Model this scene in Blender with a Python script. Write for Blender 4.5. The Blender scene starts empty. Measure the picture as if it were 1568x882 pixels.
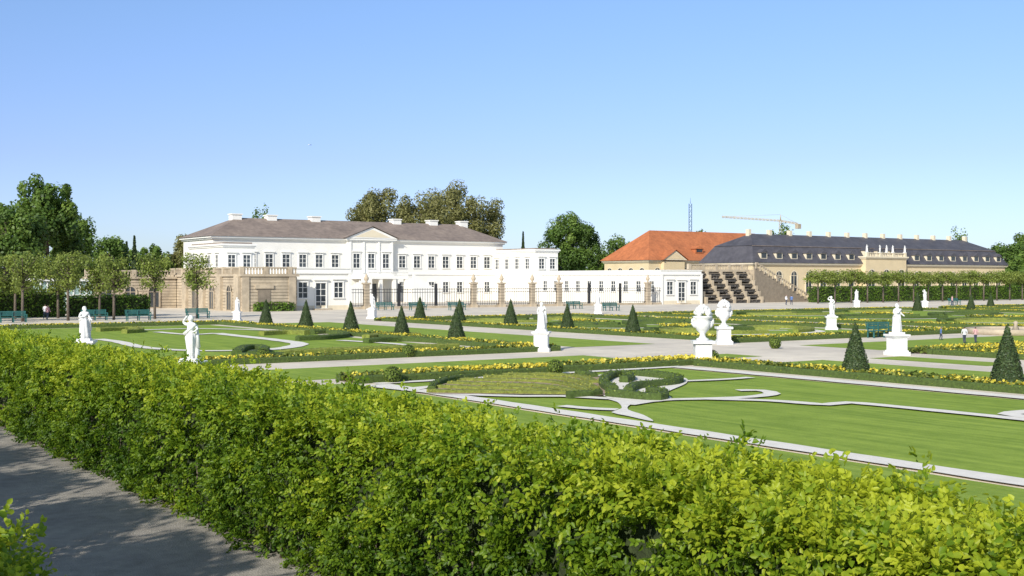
import bpy, math, random
import numpy as np
from mathutils import Vector
random.seed(3); R=np.random.default_rng(7)
sc=bpy.context.scene
sc.view_settings.view_transform='Standard'; sc.view_settings.look='None'; sc.view_settings.exposure=0
# ---------------------------------------------------------------- survey
# World axes follow the garden grid: X along the palace front, Y towards the palace.
HC=4.2; FPX=1813.0; HZ=428.0; TH=math.radians(34.7); C=math.cos(TH); S=math.sin(TH)
def gp(px,py,z=0.0):
    """station on the level ground measured from its bearing and depression"""
    Y=(HC-z)*FPX/(py-HZ); a=(px-784)/FPX
    return (Y*(S+C*a), Y*(C-S*a))
def uw(px,w):
    a=(px-784)/FPX; return w*(S+C*a)/(C-S*a)
# ---------------------------------------------------------------- materials
def nm(name):
    m=bpy.data.materials.new(name); m.use_nodes=True; nt=m.node_tree
    for n in list(nt.nodes): nt.nodes.remove(n)
    return m,nt,nt.nodes.new('ShaderNodeOutputMaterial')
def ramp(nt,stops):
    r=nt.nodes.new('ShaderNodeValToRGB'); e=r.color_ramp.elements
    while len(e)<len(stops): e.new(.5)
    for i,(p,c) in enumerate(stops): e[i].position=p; e[i].color=(*c,1)
    return r
def surf(name,c,var=.15,scale=1.0,rough=.85,bump=.2,bscale=None,c2=None,metal=0,scale2=None):
    m,nt,o=nm(name); L=nt.links
    p=nt.nodes.new('ShaderNodeBsdfPrincipled'); p.inputs['Roughness'].default_value=rough; p.inputs['Metallic'].default_value=metal
    tc=nt.nodes.new('ShaderNodeTexCoord')
    n=nt.nodes.new('ShaderNodeTexNoise'); n.inputs['Scale'].default_value=scale; n.inputs['Detail'].default_value=8; n.inputs['Roughness'].default_value=.65
    L.new(tc.outputs['Object'],n.inputs['Vector'])
    lo=tuple(x*(1-var) for x in c); hi=c2 if c2 else tuple(min(1,x*(1+var)) for x in c)
    r=ramp(nt,[(.3,lo),(.7,hi)]); L.new(n.outputs['Fac'],r.inputs[0])
    out=r.outputs[0]
    if scale2:
        n3=nt.nodes.new('ShaderNodeTexNoise'); n3.inputs['Scale'].default_value=scale2; n3.inputs['Detail'].default_value=4
        L.new(tc.outputs['Object'],n3.inputs['Vector'])
        r3=ramp(nt,[(.3,(.80,.80,.81)),(.7,(1.1,1.1,1.08))]); L.new(n3.outputs['Fac'],r3.inputs[0])
        mx=nt.nodes.new('ShaderNodeMixRGB'); mx.blend_type='MULTIPLY'; mx.inputs[0].default_value=1
        L.new(out,mx.inputs[1]); L.new(r3.outputs[0],mx.inputs[2]); out=mx.outputs[0]
    L.new(out,p.inputs['Base Color'])
    if bump:
        n2=nt.nodes.new('ShaderNodeTexNoise'); n2.inputs['Scale'].default_value=bscale or scale*8; n2.inputs['Detail'].default_value=5
        L.new(tc.outputs['Object'],n2.inputs['Vector'])
        b=nt.nodes.new('ShaderNodeBump'); b.inputs['Strength'].default_value=bump; b.inputs['Distance'].default_value=.05
        L.new(n2.outputs['Fac'],b.inputs['Height']); L.new(b.outputs[0],p.inputs['Normal'])
    L.new(p.outputs[0],o.inputs[0]); return m
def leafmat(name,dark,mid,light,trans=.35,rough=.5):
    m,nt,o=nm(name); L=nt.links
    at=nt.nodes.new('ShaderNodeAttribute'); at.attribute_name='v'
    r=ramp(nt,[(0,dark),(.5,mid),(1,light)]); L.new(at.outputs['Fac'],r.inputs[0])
    p=nt.nodes.new('ShaderNodeBsdfPrincipled'); p.inputs['Roughness'].default_value=rough
    p.inputs['Specular IOR Level'].default_value=.3
    t=nt.nodes.new('ShaderNodeBsdfTranslucent')
    h=nt.nodes.new('ShaderNodeHueSaturation'); h.inputs['Hue'].default_value=.485; h.inputs['Value'].default_value=1.5
    L.new(r.outputs[0],h.inputs['Color']); L.new(h.outputs[0],t.inputs[0]); L.new(r.outputs[0],p.inputs['Base Color'])
    mx=nt.nodes.new('ShaderNodeMixShader'); mx.inputs[0].default_value=trans
    L.new(p.outputs[0],mx.inputs[1]); L.new(t.outputs[0],mx.inputs[2]); L.new(mx.outputs[0],o.inputs[0]); return m
def lawnmat(name,ca,cb,stripe=.12):
    m,nt,o=nm(name); L=nt.links
    p=nt.nodes.new('ShaderNodeBsdfPrincipled'); p.inputs['Roughness'].default_value=.9; p.inputs['Specular IOR Level'].default_value=.15
    tc=nt.nodes.new('ShaderNodeTexCoord')
    n=nt.nodes.new('ShaderNodeTexNoise'); n.inputs['Scale'].default_value=.6; n.inputs['Detail'].default_value=14; n.inputs['Roughness'].default_value=.88
    L.new(tc.outputs['Object'],n.inputs['Vector'])
    mp=nt.nodes.new('ShaderNodeMapping'); mp.inputs['Scale'].default_value=(1.9,.12,1); mp.inputs['Rotation'].default_value=(0,0,math.radians(-4))
    L.new(tc.outputs['Object'],mp.inputs['Vector'])
    n2=nt.nodes.new('ShaderNodeTexNoise'); n2.inputs['Scale'].default_value=1.4; n2.inputs['Detail'].default_value=5
    L.new(mp.outputs[0],n2.inputs['Vector'])
    ma=nt.nodes.new('ShaderNodeMath'); ma.operation='MULTIPLY_ADD'; ma.inputs[1].default_value=.42
    L.new(n2.outputs['Fac'],ma.inputs[0])
    m2=nt.nodes.new('ShaderNodeMath'); m2.operation='MULTIPLY'; m2.inputs[1].default_value=.58; L.new(n.outputs['Fac'],m2.inputs[0]); L.new(m2.outputs[0],ma.inputs[2])
    r=ramp(nt,[(.38,ca),(.62,cb)]); L.new(ma.outputs[0],r.inputs[0]); L.new(r.outputs[0],p.inputs['Base Color'])
    n3=nt.nodes.new('ShaderNodeTexNoise'); n3.inputs['Scale'].default_value=14; n3.inputs['Detail'].default_value=4
    L.new(tc.outputs['Object'],n3.inputs['Vector'])
    b=nt.nodes.new('ShaderNodeBump'); b.inputs['Strength'].default_value=.4; b.inputs['Distance'].default_value=.08
    L.new(n3.outputs['Fac'],b.inputs['Height']); L.new(b.outputs[0],p.inputs['Normal'])
    L.new(p.outputs[0],o.inputs[0]); return m
M={}
M['ground']=surf('far_meadow',(.10,.15,.04),.3,.05,.95,.2,3)
M['gravel']=surf('pale_gravel',(.72,.64,.52),.08,.6,.95,.3,25,scale2=.15)
M['white_gravel']=surf('white_gravel',(.78,.74,.66),.08,2,.95,.3,25)
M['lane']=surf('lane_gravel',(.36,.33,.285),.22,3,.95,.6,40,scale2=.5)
M['lawn']=lawnmat('mown_lawn',(.16,.25,.03),(.32,.42,.065))
M['soil']=surf('bed_soil',(.17,.12,.075),.3,6,.95,.5,20)
M['redgravel']=surf('red_chippings',(.36,.27,.19),.2,6,.95,.5,25)
M['boxcore']=surf('box_hedge_core',(.07,.11,.02),.4,8,.9,.8,30)
M['boxgold']=surf('box_hedge_gold',(.20,.23,.04),.4,6,.9,.8,30)
M['hcore']=surf('hedge_core',(.03,.045,.012),.4,5,.95,.8,20)
M['hleaf']=leafmat('hornbeam_leaf',(.04,.095,.007),(.17,.275,.016),(.44,.50,.035),.42,.45)
M['boxleaf']=leafmat('box_leaf',(.06,.10,.014),(.13,.20,.028),(.24,.30,.05),.2)
M['goldleaf']=leafmat('gold_box_leaf',(.16,.19,.03),(.29,.31,.05),(.42,.42,.09),.2)
M['yewleaf']=leafmat('yew_leaf',(.022,.042,.016),(.05,.085,.028),(.09,.13,.04),.1)
M['tleaf']=leafmat('tree_leaf',(.035,.07,.015),(.10,.175,.03),(.21,.30,.055),.3)
M['hedgeleaf']=leafmat('clipped_hedge_leaf',(.04,.09,.012),(.11,.20,.02),(.20,.32,.04),.3)
M['tleaf_y']=leafmat('spring_leaf',(.11,.15,.03),(.20,.26,.05),(.32,.37,.08),.3)
M['tleaf_b']=leafmat('olive_leaf',(.10,.105,.03),(.19,.19,.06),(.30,.29,.11),.28)
M['tleaf_d']=leafmat('conifer_leaf',(.025,.045,.02),(.05,.08,.03),(.08,.12,.045),.1)
M['bark']=surf('bark',(.13,.105,.08),.35,6,.95,.6,18)
M['yellow']=leafmat('yellow_flower',(.46,.37,.03),(.70,.57,.05),(.80,.72,.14),.2)
M['bedleaf']=leafmat('bed_leaf',(.08,.12,.02),(.16,.21,.035),(.28,.31,.07),.25)
M['white']=surf('white_render',(.82,.80,.735),.03,.4,.8,.1,6)
M['white2']=surf('white_trim',(.82,.81,.76),.03,1,.7,0)
M['marble']=surf('white_marble',(.76,.76,.74),.12,5,.55,.2,20)
M['cream']=surf('ochre_render',(.66,.54,.34),.07,.5,.85,.1,6)
M['cream_t']=surf('cream_trim',(.70,.62,.46),.05,1,.8,0)
M['sand']=surf('sandstone',(.48,.40,.29),.2,1.2,.9,.4,8,scale2=.5)
M['sand_d']=surf('sandstone_dark',(.24,.20,.15),.2,2,.9,.3)  # darker sandstone tone for joints, bands, door and stair wall
M['rock']=surf('tufa_rock',(.085,.078,.07),.6,2,.95,1,8)
M['glass']=surf('window_glass',(.05,.06,.07),.5,.35,.12,0)
M['roofg']=surf('slate_roof_brown',(.26,.205,.17),.2,1.2,.75,.5,6,scale2=.3)
M['roofd']=surf('slate_roof_dark',(.09,.086,.098),.25,1,.6,.4,6,scale2=.4)
M['roofr']=surf('clay_tile_roof',(.48,.16,.06),.2,1.5,.8,.5,6,scale2=.4)
M['iron']=surf('black_iron',(.03,.03,.032),.2,5,.5,0)
M['teal']=surf('bench_paint',(.03,.13,.12),.2,5,.5,0)
M['ghouse']=surf('greenhouse_glass',(.32,.44,.41),.2,.6,.2,0)
M['water']=surf('basin_water',(.10,.14,.15),.2,1,.08,.1,6)
M['crane']=surf('crane_paint',(.50,.40,.24),.1,1,.6,0)
M['mast']=surf('mast_steel',(.10,.16,.26),.1,1,.6,0)
M['skin']=surf('skin',(.50,.33,.25),.05,5,.6,0)
M['hair']=surf('hair',(.05,.03,.02),.2,20,.6,0)
M['pink']=surf('pink_cloth',(.60,.35,.36),.08,8,.9,.1)
M['wcloth']=surf('white_cloth',(.70,.70,.72),.05,8,.9,.1)
M['bcloth']=surf('blue_cloth',(.10,.18,.40),.1,8,.9,.1)
M['denim']=surf('dark_trousers',(.05,.06,.09),.1,8,.9,.1)
# ---------------------------------------------------------------- mesh tools
def link(o): sc.collection.objects.link(o); return o
def empty(name,loc=(0,0,0)):
    e=bpy.data.objects.new(name,None); e.location=loc; e.empty_display_size=.3; return link(e)
def mesh_np(name,V,F,mat,v=None,k=4):
    me=bpy.data.meshes.new(name); V=np.asarray(V,np.float32); F=np.asarray(F,np.int32)
    me.vertices.add(len(V)); me.vertices.foreach_set('co',V.ravel())
    me.loops.add(F.size); me.loops.foreach_set('vertex_index',F.ravel())
    me.polygons.add(len(F)); me.polygons.foreach_set('loop_start',np.arange(0,F.size,F.shape[1],dtype=np.int32))
    me.polygons.foreach_set('loop_total',np.full(len(F),F.shape[1],np.int32))
    if v is not None:
        a=me.attributes.new('v','FLOAT','POINT'); a.data.foreach_set('value',np.asarray(v,np.float32))
    me.update(calc_edges=True); me.materials.append(mat); return me
def nrm(a): return a/np.maximum(np.linalg.norm(a,axis=-1,keepdims=True),1e-6)
def leaf6(name,P,D,N,ln,wd,mat,v):
    """ovate leaves folded on the midrib"""
    D=nrm(D); W=nrm(np.cross(D,N)); N2=np.cross(W,D); n=len(P)
    ln=np.broadcast_to(ln,(n,))[:,None]; wd=np.broadcast_to(wd,(n,))[:,None]
    f=.22*wd
    V=np.stack([P, P+D*ln*.33+W*wd*.5+N2*f, P+D*ln*.72+W*wd*.36+N2*f*.6-N2*ln*.04, P+D*ln-N2*ln*.14,
                P+D*ln*.72-W*wd*.36+N2*f*.6-N2*ln*.04, P+D*ln*.33-W*wd*.5+N2*f],1).reshape(-1,3)
    b=np.arange(n)[:,None]*6
    F=np.concatenate([b+np.array([[0,1,2,3]]),b+np.array([[0,3,4,5]])],0)
    return mesh_np(name,V,F,mat,np.repeat(v,6))
def leaf4(name,P,N,size,mat,v,asp=.75):
    """small quads facing N with random spin"""
    n=len(P); N=nrm(N); T=nrm(np.cross(N,R.normal(size=(n,3)))); B=np.cross(N,T)
    s=np.broadcast_to(size,(n,))[:,None]
    V=np.stack([P-T*s*.5,P+B*s*.5*asp+N*s*.08,P+T*s*.5,P-B*s*.5*asp+N*s*.08],1).reshape(-1,3)
    F=np.arange(n*4).reshape(n,4); return mesh_np(name,V,F,mat,np.repeat(v,4))
class Bld:
    def __init__(s,name,loc=(0,0,0)): s.name=name; s.p={}; s.loc=loc
    def raw(s,part,mat,V,F,smooth=False):
        d=s.p.setdefault(part,[mat,[],[],smooth]); b=len(d[1]); d[1].extend(V); d[2].extend([tuple(i+b for i in f) for f in F])
    def box(s,part,mat,x0,x1,y0,y1,z0,z1):
        V=[(x,y,z) for z in (z0,z1) for y in (y0,y1) for x in (x0,x1)]
        s.raw(part,mat,V,[(0,2,3,1),(4,5,7,6),(0,1,5,4),(2,6,7,3),(0,4,6,2),(1,3,7,5)])
    def cyl(s,part,mat,p0,p1,r0,r1,n=8,smooth=True):
        p0=Vector(p0);p1=Vector(p1);d=(p1-p0).normalized(); a=d.orthogonal().normalized(); b=d.cross(a); V=[]
        for p,r in((p0,r0),(p1,r1)):
            for i in range(n):
                t=2*math.pi*i/n; V.append(tuple(p+a*math.cos(t)*r+b*math.sin(t)*r))
        F=[(i,(i+1)%n,n+(i+1)%n,n+i) for i in range(n)]+[tuple(range(n-1,-1,-1)),tuple(range(n,2*n))]
        s.raw(part,mat,V,F,smooth)
    def lathe(s,part,mat,cx,cy,prof,n=20,fold=0,k=7):
        V=[];F=[]
        for j,(r,z) in enumerate(prof):
            for i in range(n):
                t=2*math.pi*i/n; rr=r*(1+fold*math.cos(k*t+z*3)); V.append((cx+rr*math.cos(t),cy+rr*math.sin(t),z))
        for j in range(len(prof)-1):
            for i in range(n): F.append((j*n+i,j*n+(i+1)%n,(j+1)*n+(i+1)%n,(j+1)*n+i))
        F.append(tuple(range(n-1,-1,-1))); F.append(tuple(range((len(prof)-1)*n,len(prof)*n)))
        s.raw(part,mat,V,F,True)
    def meshes(s):
        out=[]
        for part,(mat,V,F,sm) in s.p.items():
            me=bpy.data.meshes.new(s.name+'_'+part); me.from_pydata(V,[],F); me.materials.append(M[mat]); me.update()
            if sm:
                for q in me.polygons: q.use_smooth=len(q.vertices)<=4
            out.append((part,me))
        return out
    def done(s,extra=()):
        e=empty(s.name,s.loc)
        for part,me in s.meshes()+list(extra):
            o=link(bpy.data.objects.new(part,me)); o.parent=e
        return e
def inst(name,parts,loc,rot=0,sc_=1):
    e=empty(name,loc); e.rotation_euler=(0,0,rot); e.scale=(sc_,)*3 if not hasattr(sc_,'__len__') else sc_
    for part,me in parts:
        o=link(bpy.data.objects.new(part,me)); o.parent=e
    return e
def sheet(name,mat,pts,z):
    me=bpy.data.meshes.new(name); me.from_pydata([(x,y,z) for x,y in pts],[],[tuple(range(len(pts)))]); me.materials.append(M[mat])
    me.update()
    if me.polygons[0].normal.z<0: me.flip_normals()
    return link(bpy.data.objects.new(name,me))
def rect(x0,x1,y0,y1): return [(x0,y0),(x1,y0),(x1,y1),(x0,y1)]
def smooth_path(pts,step=.3,closed=False):
    P=[Vector((p[0],p[1],0)) for p in pts]; out=[]
    n=len(P)
    for i in range(n if closed else n-1):
        if closed: a,b,c,d=P[(i-1)%n],P[i],P[(i+1)%n],P[(i+2)%n]
        else: a,b,c,d=P[max(i-1,0)],P[i],P[i+1],P[min(i+2,n-1)]
        m=max(2,int((c-b).length/step))
        for k in range(m):
            t=k/m; out.append(.5*((2*b)+(c-a)*t+(2*a-5*b+4*c-d)*t*t+(3*b-a-3*c+d)*t**3))
    out.append(P[0].copy() if closed else P[-1]); return out
# ---------------------------------------------------------------- camera, light
cam=bpy.data.cameras.new('camera'); cam.sensor_width=36; cam.lens=FPX/1568*36; cam.clip_end=20000; cam.clip_start=.1
co=link(bpy.data.objects.new('camera',cam)); co.location=(0,0,HC)
co.rotation_euler=(math.pi/2-math.atan((441-HZ)/FPX),0,-TH); sc.camera=co
EL=math.radians(29); sdir=Vector((-.86,-.51,0)).normalized()*math.cos(EL); sdir.z=math.sin(EL)
sun=bpy.data.lights.new('sun','SUN'); sun.energy=5.0; sun.angle=math.radians(.5); sun.color=(1,.945,.85)
so=link(bpy.data.objects.new('sun',sun)); so.rotation_euler=sdir.to_track_quat('Z','Y').to_euler()
w=bpy.data.worlds.new('World'); sc.world=w; w.use_nodes=True; nt=w.node_tree
sk=nt.nodes.new('ShaderNodeTexSky'); sk.sky_type='NISHITA'; sk.sun_disc=False; sk.sun_elevation=EL
sk.sun_rotation=math.atan2(sdir.x,sdir.y)%(2*math.pi); sk.dust_density=.4; sk.ozone_density=1.6; sk.air_density=1.0
# clear-air tint by elevation
tc=nt.nodes.new('ShaderNodeTexCoord'); sx=nt.nodes.new('ShaderNodeSeparateXYZ'); nt.links.new(tc.outputs['Generated'],sx.inputs[0])
rr_=ramp(nt,[(0,(.42,.52,.80)),(.10,(.46,.49,.72)),(.23,(.53,.60,.76)),(.5,(.84,.78,.70)),(1,(.90,.82,.72))]); nt.links.new(sx.outputs['Z'],rr_.inputs[0])
mu=nt.nodes.new('ShaderNodeMixRGB'); mu.blend_type='MULTIPLY'; mu.inputs[0].default_value=1
nt.links.new(sk.outputs[0],mu.inputs[1]); nt.links.new(rr_.outputs[0],mu.inputs[2])
sc14=nt.nodes.new('ShaderNodeVectorMath'); sc14.operation='SCALE'; sc14.inputs['Scale'].default_value=1.4; nt.links.new(mu.outputs[0],sc14.inputs[0])
bg=nt.nodes['Background']; nt.links.new(sc14.outputs[0],bg.inputs[0]); bg.inputs[1].default_value=.15
# ---------------------------------------------------------------- ground
sheet('ground','ground',rect(-2500,2500,-2500,2500),0)
sheet('garden_gravel','gravel',rect(9,330,-40,200),.004)
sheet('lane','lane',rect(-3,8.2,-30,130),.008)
g=Bld('lawn')
def lawn(x0,x1,y0,y1,z=.012): g.raw('grass','lawn',[(x0,y0,z),(x1,y0,z),(x1,y1,z),(x0,y1,z)],[(0,1,2,3)])
rb=Bld('parterre_path'); RZ=[.018]
def ribbon(pts,wd,z=None,closed=False):
    RZ[0]+=.0015; z=RZ[0]
    P=smooth_path(pts,.5,closed); V=[];F=[]
    for i,p in enumerate(P):
        d=(P[min(i+1,len(P)-1)]-P[max(i-1,0)]).normalized(); s=Vector((-d.y,d.x,0))*wd/2*(1+.06*math.sin(i*1.3))
        V+=[(p.x+s.x,p.y+s.y,z),(p.x-s.x,p.y-s.y,z)]
        if i: F.append((2*i-2,2*i-1,2*i+1,2*i))
    rb.raw('gravel','white_gravel',V,F)
def blob(pts,mat='white_gravel',B=None,part='gravel'):
    RZ[0]+=.0015; P=smooth_path(pts,.4,True)[:-1]
    V=[(p.x,p.y,RZ[0]) for p in P]; A=sum(V[i-1][0]*V[i][1]-V[i][0]*V[i-1][1] for i in range(len(V)))
    if A<0: V=V[::-1]
    (B or rb).raw(part,mat,V,[tuple(range(len(V)))])
bx=Bld('box_edging'); LB=[];NB=[];LG=[];NG=[]
def strip(pts,wd=.35,h=.3,gold=False,dens=25,straight=False):
    P=[Vector((p[0],p[1],0)) for p in pts] if straight else smooth_path(pts,.35)
    if straight:
        Q=[]
        for a,b in zip(P[:-1],P[1:]):
            m=max(1,int((b-a).length/1.0)); Q+=[a+(b-a)*k/m for k in range(m)]
        P=Q+[P[-1]]
    V=[];F=[];hw=wd/2
    for i,p in enumerate(P):
        d=(P[min(i+1,len(P)-1)]-P[max(i-1,0)]).normalized(); s=Vector((-d.y,d.x,0))
        hh=h*random.uniform(.9,1.05)
        for o_,z in((hw,0.0),(hw*1.05,hh*.8),(hw*.7,hh),(-hw*.7,hh),(-hw*1.05,hh*.8),(-hw,0.0)):
            V.append((p.x+s.x*o_,p.y+s.y*o_,z))
        if i:
            b=(i-1)*6
            for k in range(5): F.append((b+k,b+k+1,b+k+7,b+k+6))
            seg=(p-P[i-1]).length; n=int(seg*(wd+2*h)*dens+random.random())
            for _ in range(n):
                t=random.random(); q=P[i-1].lerp(p,t); r=random.random()
                if r<.5: pos=(q.x+s.x*random.uniform(-hw,hw),q.y+s.y*random.uniform(-hw,hw),h); nn=(0,0,1)
                else:
                    sg=1 if r<.75 else -1; pos=(q.x+s.x*hw*sg*1.05,q.y+s.y*hw*sg*1.05,random.uniform(0.03,h)); nn=(s.x*sg,s.y*sg,.3)
                (LG if gold else LB).append(pos); (NG if gold else NB).append(nn)
    F.append((0,1,2,3,4,5)); e=len(P)*6; F.append(tuple(range(e-1,e-7,-1)))
    bx.raw('gold_core' if gold else 'core','boxgold' if gold else 'boxcore',V,F)
FP=[];FQ=[]; soil=Bld('flower_bed')
def bed(x0,x1,y0,y1,dens=45,yel=.5,z=.016,seed=None):
    soil.raw('soil','soil',[(x0,y0,z),(x1,y0,z),(x1,y1,z),(x0,y1,z)],[(0,1,2,3)])
    A=(x1-x0)*(y1-y0); n=int(A*dens*1.3)
    x=R.uniform(x0,x1,n); y=R.uniform(y0,y1,n)
    FP.append(np.stack([x,y,R.uniform(.05,.36,n)],1))
    n=int(A*dens*yel*1.6); x=R.uniform(x0,x1,n); y=R.uniform(y0,y1,n)
    k=(np.sin(x*1.9+1.3)*np.sin(y*1.7)+np.sin(x*.6+y*.8)+R.normal(0,.6,n))>-.1
    FQ.append(np.stack([x,y,R.uniform(.24,.40,n)],1)[k])
def border_x(x0,x1,yc,wd=1.6,**k):   # runs along X
    bed(x0,x1,yc-wd/2,yc+wd/2,**k); strip([(x0,yc-wd/2),(x1,yc-wd/2)],straight=True); strip([(x0,yc+wd/2),(x1,yc+wd/2)],straight=True)
def border_y(xc,y0,y1,wd=1.6,**k):
    bed(xc-wd/2,xc+wd/2,y0,y1,**k); strip([(xc-wd/2,y0),(xc-wd/2,y1)],straight=True); strip([(xc+wd/2,y0),(xc+wd/2,y1)],straight=True)
def quarter(x0,x1,y0,y1,scrolls=True,flip=1,inner=False):
    border_x(x0,x1,y0+1,1.9,yel=.65); border_x(x0,x1,y1-1); border_y(x0+1,y0+2,y1-2); border_y(x1-1,y0+2,y1-2)
    a=3.4; lawn(x0+a,x1-a,y0+a,y1-a)
    if scrolls:
        cx=(x0+x1)/2; L=y1-y0; W=x1-x0
        for t in (.22,.5,.78):
            yc=y0+L*t
            for sx in(-1,1):
                q=[(cx+sx*W*.06,yc-L*.08),(cx+sx*W*.2,yc-L*.05),(cx+sx*W*.27,yc+L*.03),(cx+sx*W*.18,yc+L*.07),(cx+sx*W*.11,yc+L*.03),(cx+sx*W*.16,yc)]
                ribbon(q,.8)
                strip([(p[0],p[1]+.9) for p in q],.45,.3,gold=(t!=.5),dens=12)
                strip([(cx+sx*W*.04,yc+L*.02),(cx+sx*W*.1,yc+L*.09),(cx+sx*W*.25,yc+L*.1),(cx+sx*W*.32,yc+L*.05)],.5,.35,dens=12)
        bed(cx-1.2,cx+1.2,y0+L*.3,y0+L*.42,yel=.7); bed(cx-1.2,cx+1.2,y0+L*.58,y0+L*.7,yel=.7)
quarter(57,83,56,107); quarter(91,139,57,107); quarter(150,215,52,107)
quarter(57,83,-5,43,scrolls=False)
bed(60,70,34,41,yel=.7)
# Q2 (left, beyond the avenue)
border_x(17,42,56.6); border_y(41.2,57.5,106); border_x(17,42,107); border_y(17.8,57.5,106)
lawn(19.6,39.2,59,105.5)
for q,wd in (([(330,511),(365,515),(420,521),(458,527),(440,533),(400,537)],1.1),([(150,520),(180,524),(222,533),(300,538),(390,537)],.9),
             ([(215,506),(300,504),(400,506),(480,509)],1.0),([(520,522),(600,527),(660,533)],.8),([(330,511),(290,513),(240,509)],.8)):
    ribbon([gp(*p) for p in q],wd)
for q,gd in (([(362,546),(372,538),(395,536),(405,541),(385,547)],False),([(372,550),(400,551),(430,549)],False),
          ([(455,522),(500,520),(530,516),(510,511),(478,512)],False),([(400,514),(440,512),(470,513)],True),
          ([(150,508),(200,506),(215,509),(190,511)],True),([(560,520),(600,515),(640,517)],True),([(560,526),(620,523),(680,526)],False),
          ([(430,545),(500,542),(600,538),(700,534)],True)):
    strip([gp(*p) for p in q],.55,.35,gold=gd,dens=25)
# avenue grass
lawn(12,40.5,45.3,51.6); lawn(58,84,45.3,51.6); lawn(43.8,48.4,-20,41.5); lawn(45,51.5,58,106); lawn(51.5,54.2,34,41)
lawn(43.5,48,45.3,48,.0125); lawn(86,140,46,51); lawn(12.2,21.9,-10,43)
# Q1 near parterre
border_x(22,42,43.6,1.7,dens=80,yel=.7); border_y(41.1,-10,42.3,1.8,dens=70,yel=.4)
lawn(22.9,38,-10,41.8,.012)
ribbon([(38.5,-10),(38.5,41.5)],.9); ribbon([(22.4,-10),(22.4,41.5)],.8); ribbon([(22.4,41.9),(38.9,41.9)],.6)
blob([gp(*p) for p in [(925,612),(945,618),(952,628),(936,634),(962,640),(1000,648),(985,638),(962,630),(966,622),(990,617),(960,614)]])
blob([gp(*p) for p in [(912,578),(960,574),(1040,579),(1052,588),(1022,603),(1028,613),(1000,618),(950,615),(918,604)]])
for q,wd in (([(960,622),(990,617),(1030,614),(1080,613),(1150,610),(1183,605),(1165,600),(1130,600)],.6),
             ([(1080,613),(1180,616),(1265,622),(1300,619),(1400,628),(1568,645),(1700,659)],.65),
             ([(945,630),(900,628),(860,624)],.55),([(935,613),(860,609),(800,609),(700,606),(650,602),(560,592)],.6),
             ([(1590,632),(1545,637),(1600,645)],.7),([(990,588),(1040,586),(1110,583),(1150,580)],.5),
             ([(625,601),(645,596),(690,592)],.6)):
    ribbon([gp(*p) for p in q],wd)
blob([gp(*p) for p in [(655,604),(690,588),(760,580),(860,576),(915,577),(922,592),(925,608),(860,607),(760,606)]],'redgravel',soil,'chippings')
D=55
for q,gd,h,wd in (([(655,603),(720,604),(800,605),(870,606)],True,.18,.4),([(672,596),(720,598),(800,599),(850,603)],True,.18,.4),
    ([(688,590),(740,592),(790,593),(840,596),(890,605)],True,.18,.4),([(705,585),(760,586),(815,587),(860,591),(905,602)],True,.18,.4),
    ([(740,581),(800,581),(850,583),(890,590),(912,600)],True,.2,.35),([(770,577.5),(840,577),(890,581),(910,589)],True,.18,.4),
    ([(880,576.5),(900,577),(910,580)],False,.25,.3),([(660,600),(668,591),(690,584),(730,579)],False,.22,.28),
    ([(940,603),(928,597),(925,588),(938,580),(958,579),(966,584),(955,588)],False,.34,.36),([(962,606),(972,598),(1000,594),(1034,590),(1038,584),(1005,580),(975,577)],False,.32,.34),
    ([(932,609),(962,612),(1008,615),(1016,609),(995,604)],False,.32,.34),([(870,611),(900,609),(918,607)],False,.28,.3)):
    strip([gp(*p) for p in q],wd,h,gold=gd,dens=D)
g.done(); rb.done()
def flat_meshes():
    P=np.array(LB);N=np.array(NB)+R.normal(0,.5,(len(LB),3)); n=len(P)
    a=leaf4('leaves',P+R.normal(0,.015,(n,3)),N,R.uniform(.05,.10,n),M['boxleaf'],R.random(n))
    P=np.array(LG);N=np.array(NG)+R.normal(0,.5,(len(LG),3)); n=len(P)
    b=leaf4('gold_leaves',P+R.normal(0,.015,(n,3)),N,R.uniform(.05,.10,n),M['goldleaf'],R.random(n))
    return [('leaves',a),('gold_leaves',b)]
bx.done(flat_meshes())
P=np.concatenate(FP); n=len(P); a=leaf4('foliage',P,R.normal(0,.6,(n,3))+[0,0,.8],R.uniform(.14,.26,n),M['bedleaf'],R.random(n))
P=np.concatenate(FQ); n=len(P); b=leaf4('flowers',P,R.normal(0,.6,(n,3))+[-.2,-.2,.7],R.uniform(.09,.17,n),M['yellow'],R.random(n),1)
soil.done([('foliage',a),('flowers',b)])
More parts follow.
